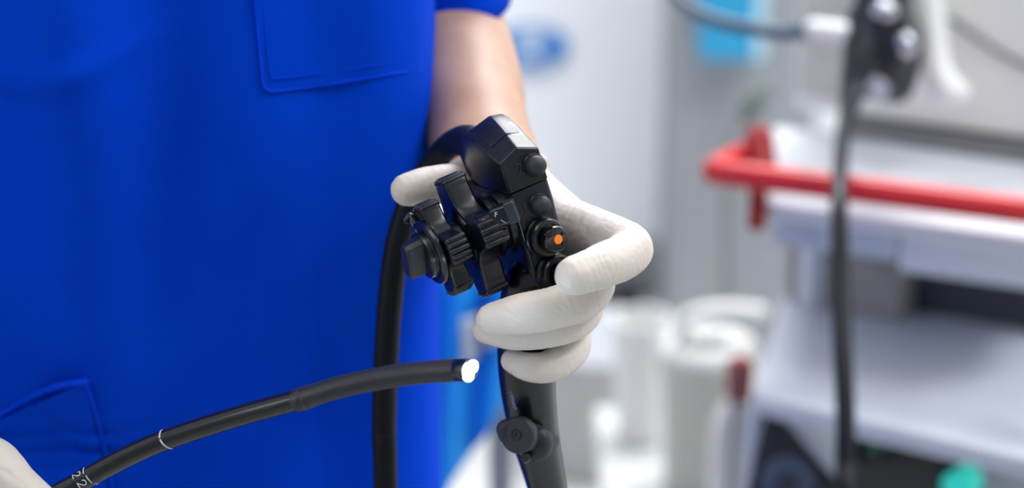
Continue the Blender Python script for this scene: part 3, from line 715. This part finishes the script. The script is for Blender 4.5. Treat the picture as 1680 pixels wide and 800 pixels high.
# boxes between tray and shelf
def pixbox(name, px0, px1, pyf, depth, h, z, m, label, cat, slope=.2, **k):
    a, b = G(px0, pyf, z), G(px1, pyf+slope*(px1-px0), z); u = (b-a); v = Vector((-u.y, u.x, 0)).normalized()*depth
    c = (a+b)/2 + v/2 + Vector((0, 0, h/2))
    r = thing(name, (a+b)/2+v/2, label, cat)
    return r, a, b, u, v
r, a, b, u, v = pixbox('storage_box', 1288, 1476, 492, .05, .052, .6555, m_beige, 'taupe storage box in the shade under the blue grey drawer', 'box')
mesh_obj('carton', *prism([a, b, b+v, a+v], Vector((0, 0, .050))), mat('taupe_box', (160, 155, 146), .7), r, bevel=.002)
mesh_obj('lid', *prism([a-v*.02, b-v*.02, b+v*1.02, a+v*1.02], Vector((0, 0, .012))), mat('taupe_lid', (150, 145, 136), .7), r, bevel=.002)
r.children[-1].location.z += .050
r, a, b, u, v = pixbox('recorder_unit', 1582, 1740, 512, .06, .05, .6555, m_dark, 'blue grey recorder unit in the shade at the right end of the middle shelf', 'medical device', slope=.17)
mesh_obj('case', *prism([a, b, b+v, a+v], Vector((0, 0, .048))), mat('slate_case', (104, 108, 134), .5), r, bevel=.003)
w = mesh_obj('display', *prism([a+u*.42-v*.006, a+u*.98-v*.006, a+u*.98+v*.02, a+u*.42+v*.02], Vector((0, 0, .038))), mat('blue_grey_display', (140, 144, 170), .35), r, bevel=.001)
w.location.z += .006

# units under the shelf
r = thing('light_source_unit', G(1480, 800, .42), 'black light source unit with a faint green lamp below the shelf', 'medical device')
a, b = V(1395, 700, 1.92), V(1546, 735, 1.86); u = b-a; u.z = 0; v = Vector((-u.y, u.x, 0)).normalized()
zt = .60
a.z = b.z = .302
mesh_obj('case', *prism([a, b, b+v*.2, a+v*.2], Vector((0, 0, zt-.302))), mat('black_case', (20, 21, 25), .35), r, bevel=.004)
gpos = V(1441, 738, 1.885)
mesh_obj('green_lamp', *sphere(Vector((gpos.x, (a+u*.3).y-.003, gpos.z)), .010, .003, .012), mat('dim_green_lamp', (6, 70, 52), .4, emit=.35), r)
r = thing('pump_unit', G(1650, 800, .40), 'pale grey pump unit with a glowing turquoise button at the lower right corner', 'medical device')
a2, b2 = V(1552, 742, 1.85), V(1760, 790, 1.78); a2.z = b2.z = .302; u2 = b2-a2; v2 = Vector((-u2.y, u2.x, 0)).normalized()
mesh_obj('case', *prism([a2, b2, b2+v2*.22, a2+v2*.22], Vector((0, 0, .278))), mat('pale_case', (200, 202, 210), .4), r, bevel=.004)
bc = V(1571, 797, 1.838)
mesh_obj('lit_button', *lathe(bc, -v2, [(.0125, -.02), (.0125, .004), (.011, .006), (.0001, .007)], 28), mat('turquoise_lamp', (40, 215, 195), .3, emit=.5), r)
# black foot pedal hanging unit lower left of trolley with round dial
r = thing('suction_pump', G(1290, 800, .3), 'dark navy suction pump with a round dial and pale handle beneath the trolley corner', 'medical device')
poly = [V(1256, 672, 1.84), V(1232, 770, 1.84), V(1216, 850, 1.84), V(1372, 850, 1.84), V(1360, 800, 1.84), V(1300, 745, 1.84)]
mesh_obj('case', *prism(poly, Vector((.03, .14, 0))), m_dark, r, bevel=.004)
dc = V(1292, 792, 1.832)
mesh_obj('dial', *lathe(dc, -FWD, [(.022, -.008), (.022, .002), (.020, .004), (.009, .004), (.008, .007), (.0001, .007)], 36), mat('navy_dial', (62, 74, 98), .35), r)
mesh_obj('dial_hub', *lathe(dc-FWD*.006, -FWD, [(.008, -.001), (.008, .003), (.0001, .004)], 24), m_dark, r)
mesh_obj('handle', *prism([V(1284, 690, 1.85), V(1318, 686, 1.85), V(1378, 765, 1.85), V(1366, 786, 1.85)], Vector((.01, .05, 0))), m_tray, r, bevel=.004)

# second endoscope on its hook
sc2 = thing('endoscope', V(1440, 80, 1.86), 'spare black endoscope hanging from a white hook in front of the beige cabinet', 'endoscope')
def sv(px, py, d=1.86): return V(px, py, d)
mb = [tube([sv(1450, -14), sv(1448, 40), sv(1448, 95), sv(1446, 138)], [.024, .026, .025, .016], n=6, seg=28),
      tube([sv(1470, 20, 1.87), sv(1480, 80, 1.87), sv(1468, 138, 1.87)], [.016, .0185, .0165], n=6, seg=24),
      tube([sv(1428, 30), sv(1414, 90, 1.85), sv(1399, 150, 1.84), sv(1388, 195, 1.82)], [.020, .0165, .0110, .0065], n=6, seg=24)]
blob('control_body', mb, mat('scope_black_far', (24, 25, 36), .3), sc2, voxel=.002, smooth=4)
mesh_obj('insertion_tube', *tube([sv(1389, 188, 1.825), sv(1381, 240, 1.77), sv(1377, 320, 1.70), sv(1378, 430, 1.66), sv(1382, 560, 1.63), sv(1387, 680, 1.61), sv(1386, 760, 1.60), sv(1384, 900, 1.59), Vector((.24, 1.35, .35)), Vector((.22, 1.42, .12)), Vector((.14, 1.50, .02)), Vector((.02, 1.52, .012))], [.0065, .0062, .0066, .0072, .0072, .0072, .0070, .007, .007, .007, .007, .007], n=8, seg=20), mat('far_tube', (12, 14, 24), .35, spec=.25), sc2)
k = mesh_obj('valve', *sphere(sv(1452, 18, 1.832), .011, .008, .009), M_STEEL, sc2)
mesh_obj('valve', *sphere(sv(1484, 74, 1.842), .011, .008, .011), M_STEEL, sc2)
mesh_obj('valve', *lathe(sv(1436, 147, 1.842), -FWD, [(.0105, -.006), (.0105, .003), (.008, .006), (.0001, .007)], 24), mat('pale_lilac_metal', (196, 196, 212), .25, metal=.6), sc2)
mesh_obj('control_wheel', *lathe(sv(1488, 20, 1.86), cv(.9, .2, .3), [(.015, -.004), (.022, -.003), (.023, .003), (.018, .005), (.005, .005)], 30), mat('grey_wheel', (110, 108, 106), .35), sc2)
mesh_obj('connector', *tube([sv(1398, 56, 1.855), sv(1372, 52, 1.86), sv(1335, 46, 1.865)], [.0095, .0085, .0075], n=4, seg=20), m_wh, sc2)
mesh_obj('universal_cord', *tube([sv(1340, 47, 1.865), sv(1290, 54, 1.88), sv(1230, 46, 1.89), sv(1170, 32, 1.9), sv(1120, 4, 1.92), sv(1085, -50, 1.95), sv(1090, -160, 2.0), sv(1180, -260, 2.1)], [.0062]*8, n=8, seg=16), mat('blue_grey_cord', (62, 84, 104), .4), sc2)
hk = thing('scope_hook', V(1560, 150, 1.93), 'white curved scope hanger arm ending in a rounded tip beside the spare endoscope', 'hook')
mesh_obj('arm', *tube([V(1500, -120, 1.895), V(1520, -20, 1.895), V(1528, 50, 1.895), V(1536, 110, 1.892), V(1554, 148, 1.885)], [.012, .012, .0125, .013, .0145], n=6, seg=22), m_wh, hk)
mesh_obj('rest_tip', *sphere(V(1560, 150, 1.882), .0165, .013, .012), m_wh, hk)

pg_ = thing('cable_plug', V(1232, 175, 2.6), 'dark green grey cable plug hanging beside the cyan carton above the red rail', 'plug')
mesh_obj('plug_body', *tube([V(1256, 138, 2.6), V(1240, 165, 2.6), V(1226, 190, 2.6)], [.008, .013, .010], n=4, seg=16), mat('green_grey_plug', (96, 108, 102), .5), pg_)
mesh_obj('plug_cord', *tube([V(1226, 190, 2.6), V(1205, 215, 2.6), V(1196, 260, 2.6), V(1192, 420, 2.62), V(1190, 700, 2.64)], .004, n=6, seg=10), m_greyd, pg_)
# cyan glove carton on the grey shade column
gb = thing('glove_carton', V(1200, 55, 2.9), 'bright cyan carton fixed to the grey shade column behind the hanging cord', 'carton')
ca, cb = on_wall(1150, 100, 3.19), on_wall(1256, 112, 3.19)
zb = ca.z; w_ = cb.x-ca.x
mesh_obj('carton', *abox(ca.x, cb.x-.018, 3.19, 3.30, zb, zb+.26), mat('cyan_carton', (34, 150, 196), .5), gb, bevel=.004)
mesh_obj('side_strip', *abox(cb.x-.018, cb.x-.002, 3.192, 3.298, zb, zb+.262), mat('pale_cyan', (176, 214, 228), .5), gb, bevel=.002)

# canister, jars, bottle in the middle ground
m_clear = mat('cloudy_plastic', (222, 222, 216), .3, var=.03, sss=.0)
def onfloor_or(px, py, d): return V(px, py, d)
def vessel(name, px, pyb, d, prof, m, label, cat, lid=None, group=None):
    c = V(px, pyb, d); r = thing(name, c, label, cat, group)
    mesh_obj('vessel_body', *lathe(c, Vector((0, 0, 1)), prof, 40), m, r)
    if lid: mesh_obj('lid', *lathe(c+Vector((0, 0, prof[-1][1])), Vector((0, 0, 1)), lid[0], 36), lid[1], r)
    return r, c
# low white side table that carries them
tb = thing('side_table', Vector((.21, 2.33, 0)), 'low pale grey side table between the hand and the trolley', 'table')
TZ = .275
mesh_obj('table_top', *abox(.10, .42, 2.22, 2.52, TZ-.02, TZ), mat('pale_table', (206, 207, 204), .5), tb, bevel=.004)
for x in (.12, .40):
    for y in (2.24, 2.50): mesh_obj('leg', *abox(x-.012, x+.012, y-.012, y+.012, 0, TZ-.02), m_tray, tb)
r = thing('suction_canister', Vector((.205, 2.30, TZ)), 'large cloudy suction canister with a white lid standing on the side table', 'canister')
c = Vector((.215, 2.30, TZ+.001))
mesh_obj('vessel_body', *lathe(c, Vector((0, 0, 1)), [(.040, 0), (.046, .003), (.050, .12), (.053, .150), (.053, .156)], 44), mat('cloudy_jar', (196, 195, 186), .35, var=.03), r)
mesh_obj('lid', *lathe(c+Vector((0, 0, .156)), Vector((0, 0, 1)), [(.055, 0), (.056, .010), (.050, .018), (.020, .020), (.018, .028), (.0001, .028)], 44), mat('jar_lid_white', (206, 206, 202), .6), r)
mesh_obj('spout', *tube([c+Vector((-.03, -.01, .172)), c+Vector((-.026, -.012, .205)), c+Vector((.01, -.012, .215)), c+Vector((.055, -.005, .210))], .0085, n=6, seg=16), m_wh, r)
r = thing('white_beaker', Vector((.145, 2.42, TZ)), 'small white beaker behind the suction canister on the side table', 'cup')
c = Vector((.150, 2.43, TZ+.001))
mesh_obj('cup_body', *lathe(c, Vector((0, 0, 1)), [(.026, 0), (.030, .05), (.034, .12), (.036, .15), (.032, .15), (.028, .06), (.01, .05)], 36), m_wh, r)
r = thing('spray_bottle', Vector((.33, 2.40, TZ)), 'white bottle with a dark red cap at the left end of the trolley', 'bottle')
cpos = V(1214, 618, 2.08); c = Vector((cpos.x, cpos.y, TZ+.001))
r.location = c
mesh_obj('bottle_body', *lathe(c, Vector((0, 0, 1)), [(.020, 0), (.026, .004), (.026, cpos.z-TZ-.055), (.020, cpos.z-TZ-.035), (.009, cpos.z-TZ-.02)], 32), mat('bottle_white', (228, 226, 216), .4), r)
mesh_obj('cap', *lathe(Vector((c.x, c.y, cpos.z-.022)), Vector((0, 0, 1)), [(.011, 0), (.0125, .008), (.0125, .034), (.009, .040), (.0001, .041)], 28), m_redd, r)
r = thing('suction_hose', V(1205, 640, 2.06), 'thin grey hose hanging down beside the red capped bottle', 'hose')
mesh_obj('hose', *tube([V(1212, 600, 2.04), V(1207, 660, 2.03), V(1200, 740, 2.03), V(1196, 830, 2.03)], .0022, n=5, seg=10), m_greyd, r)
# things on the floor and by the wall
r = thing('foot_switch', G(1020, 512, .0), 'small blurred black foot switch on the pale floor right of the gloved fingers', 'foot switch')
c = G(1020, 512, 0)
mesh_obj('switch_body', *sphere(c+Vector((0, 0, .028)), .036, .030, .030), mat('foot_switch', (40, 42, 50), .5), r)
r = thing('waste_bin', G(1030, 700, 0), 'short white waste bin on the floor below the gloved hand', 'bin')
c = Vector((.125, 2.95, 0)); r.location = c
mesh_obj('bin_body', *lathe(c, Vector((0, 0, 1)), [(.085, 0), (.09, .004), (.105, .17), (.108, .18), (.100, .18), (.09, .02), (.01, .02)], 40), mat('bin_grey_white', (172, 172, 172), .5), r)
mesh_obj('bin_rim', *lathe(c, Vector((0, 0, 1)), [(.104, .176), (.112, .178), (.112, .190), (.102, .190)], 40), mat('bin_rim', (170, 172, 178), .5), r)
# rolling stool, azure covered, right behind the person
st = thing('azure_drape_trolley', Vector((-.02, 2.05, 0)), 'side trolley under an azure blue drape seen between the person and the hand', 'trolley')
m_az = mat('azure_drape', (20, 158, 250), .7, var=.08, vscale=20)
def surf(fn, nu, nv):
    vs = [fn(i/nu, j/nv) for j in range(nv+1) for i in range(nu+1)]
    return vs, [(j*(nu+1)+i, j*(nu+1)+i+1, (j+1)*(nu+1)+i+1, (j+1)*(nu+1)+i) for j in range(nv) for i in range(nu)]
def dr(u, v):
    px = 560 + 300*u
    top = 452 - 0*u; bot = 860 - 245*max(0, (u-.45)/.55)
    py = top + (bot-top)*v
    p = V(px, py, 1.88); 
    p.y = 1.72 + .012*math.sin(u*26+v*2) + .02*v
    d = p.y; rr = FWD + ((px-840)/FPX)*RIGHT + ((400-py)/FPX)*UP
    return CAM + rr*(d/rr.y)
o = mesh_obj('drape', *surf(dr, 60, 40), m_az, st, angle=0); s = o.modifiers.new('t', 'SOLIDIFY'); s.thickness = .003
tz = dr(0, 0).z
mesh_obj('table_top', *abox(-.27, .012, 1.75, 2.15, tz-.03, tz-.006), m_tray, st, bevel=.003)
for x in (-.25, -.01):
    for y in (1.80, 2.12): mesh_obj('leg', *abox(x-.01, x+.01, y-.01, y+.01, 0, tz-.03), mat('grey_table_leg', (150, 152, 156), .5), st)
def tw(u, v):
    p = dr(.66+.19*u, (.20+.24*v)); p.y -= .008+.004*math.sin(u*9); return p
o = mesh_obj('towel', *surf(tw, 20, 20), mat('pale_grey_towel', (190, 200, 214), .8), None, angle=0); s2 = o.modifiers.new('t', 'SOLIDIFY'); s2.thickness = .004
tag(o, 'pale grey towel tucked against the azure drape behind the lit tube tip', 'towel')
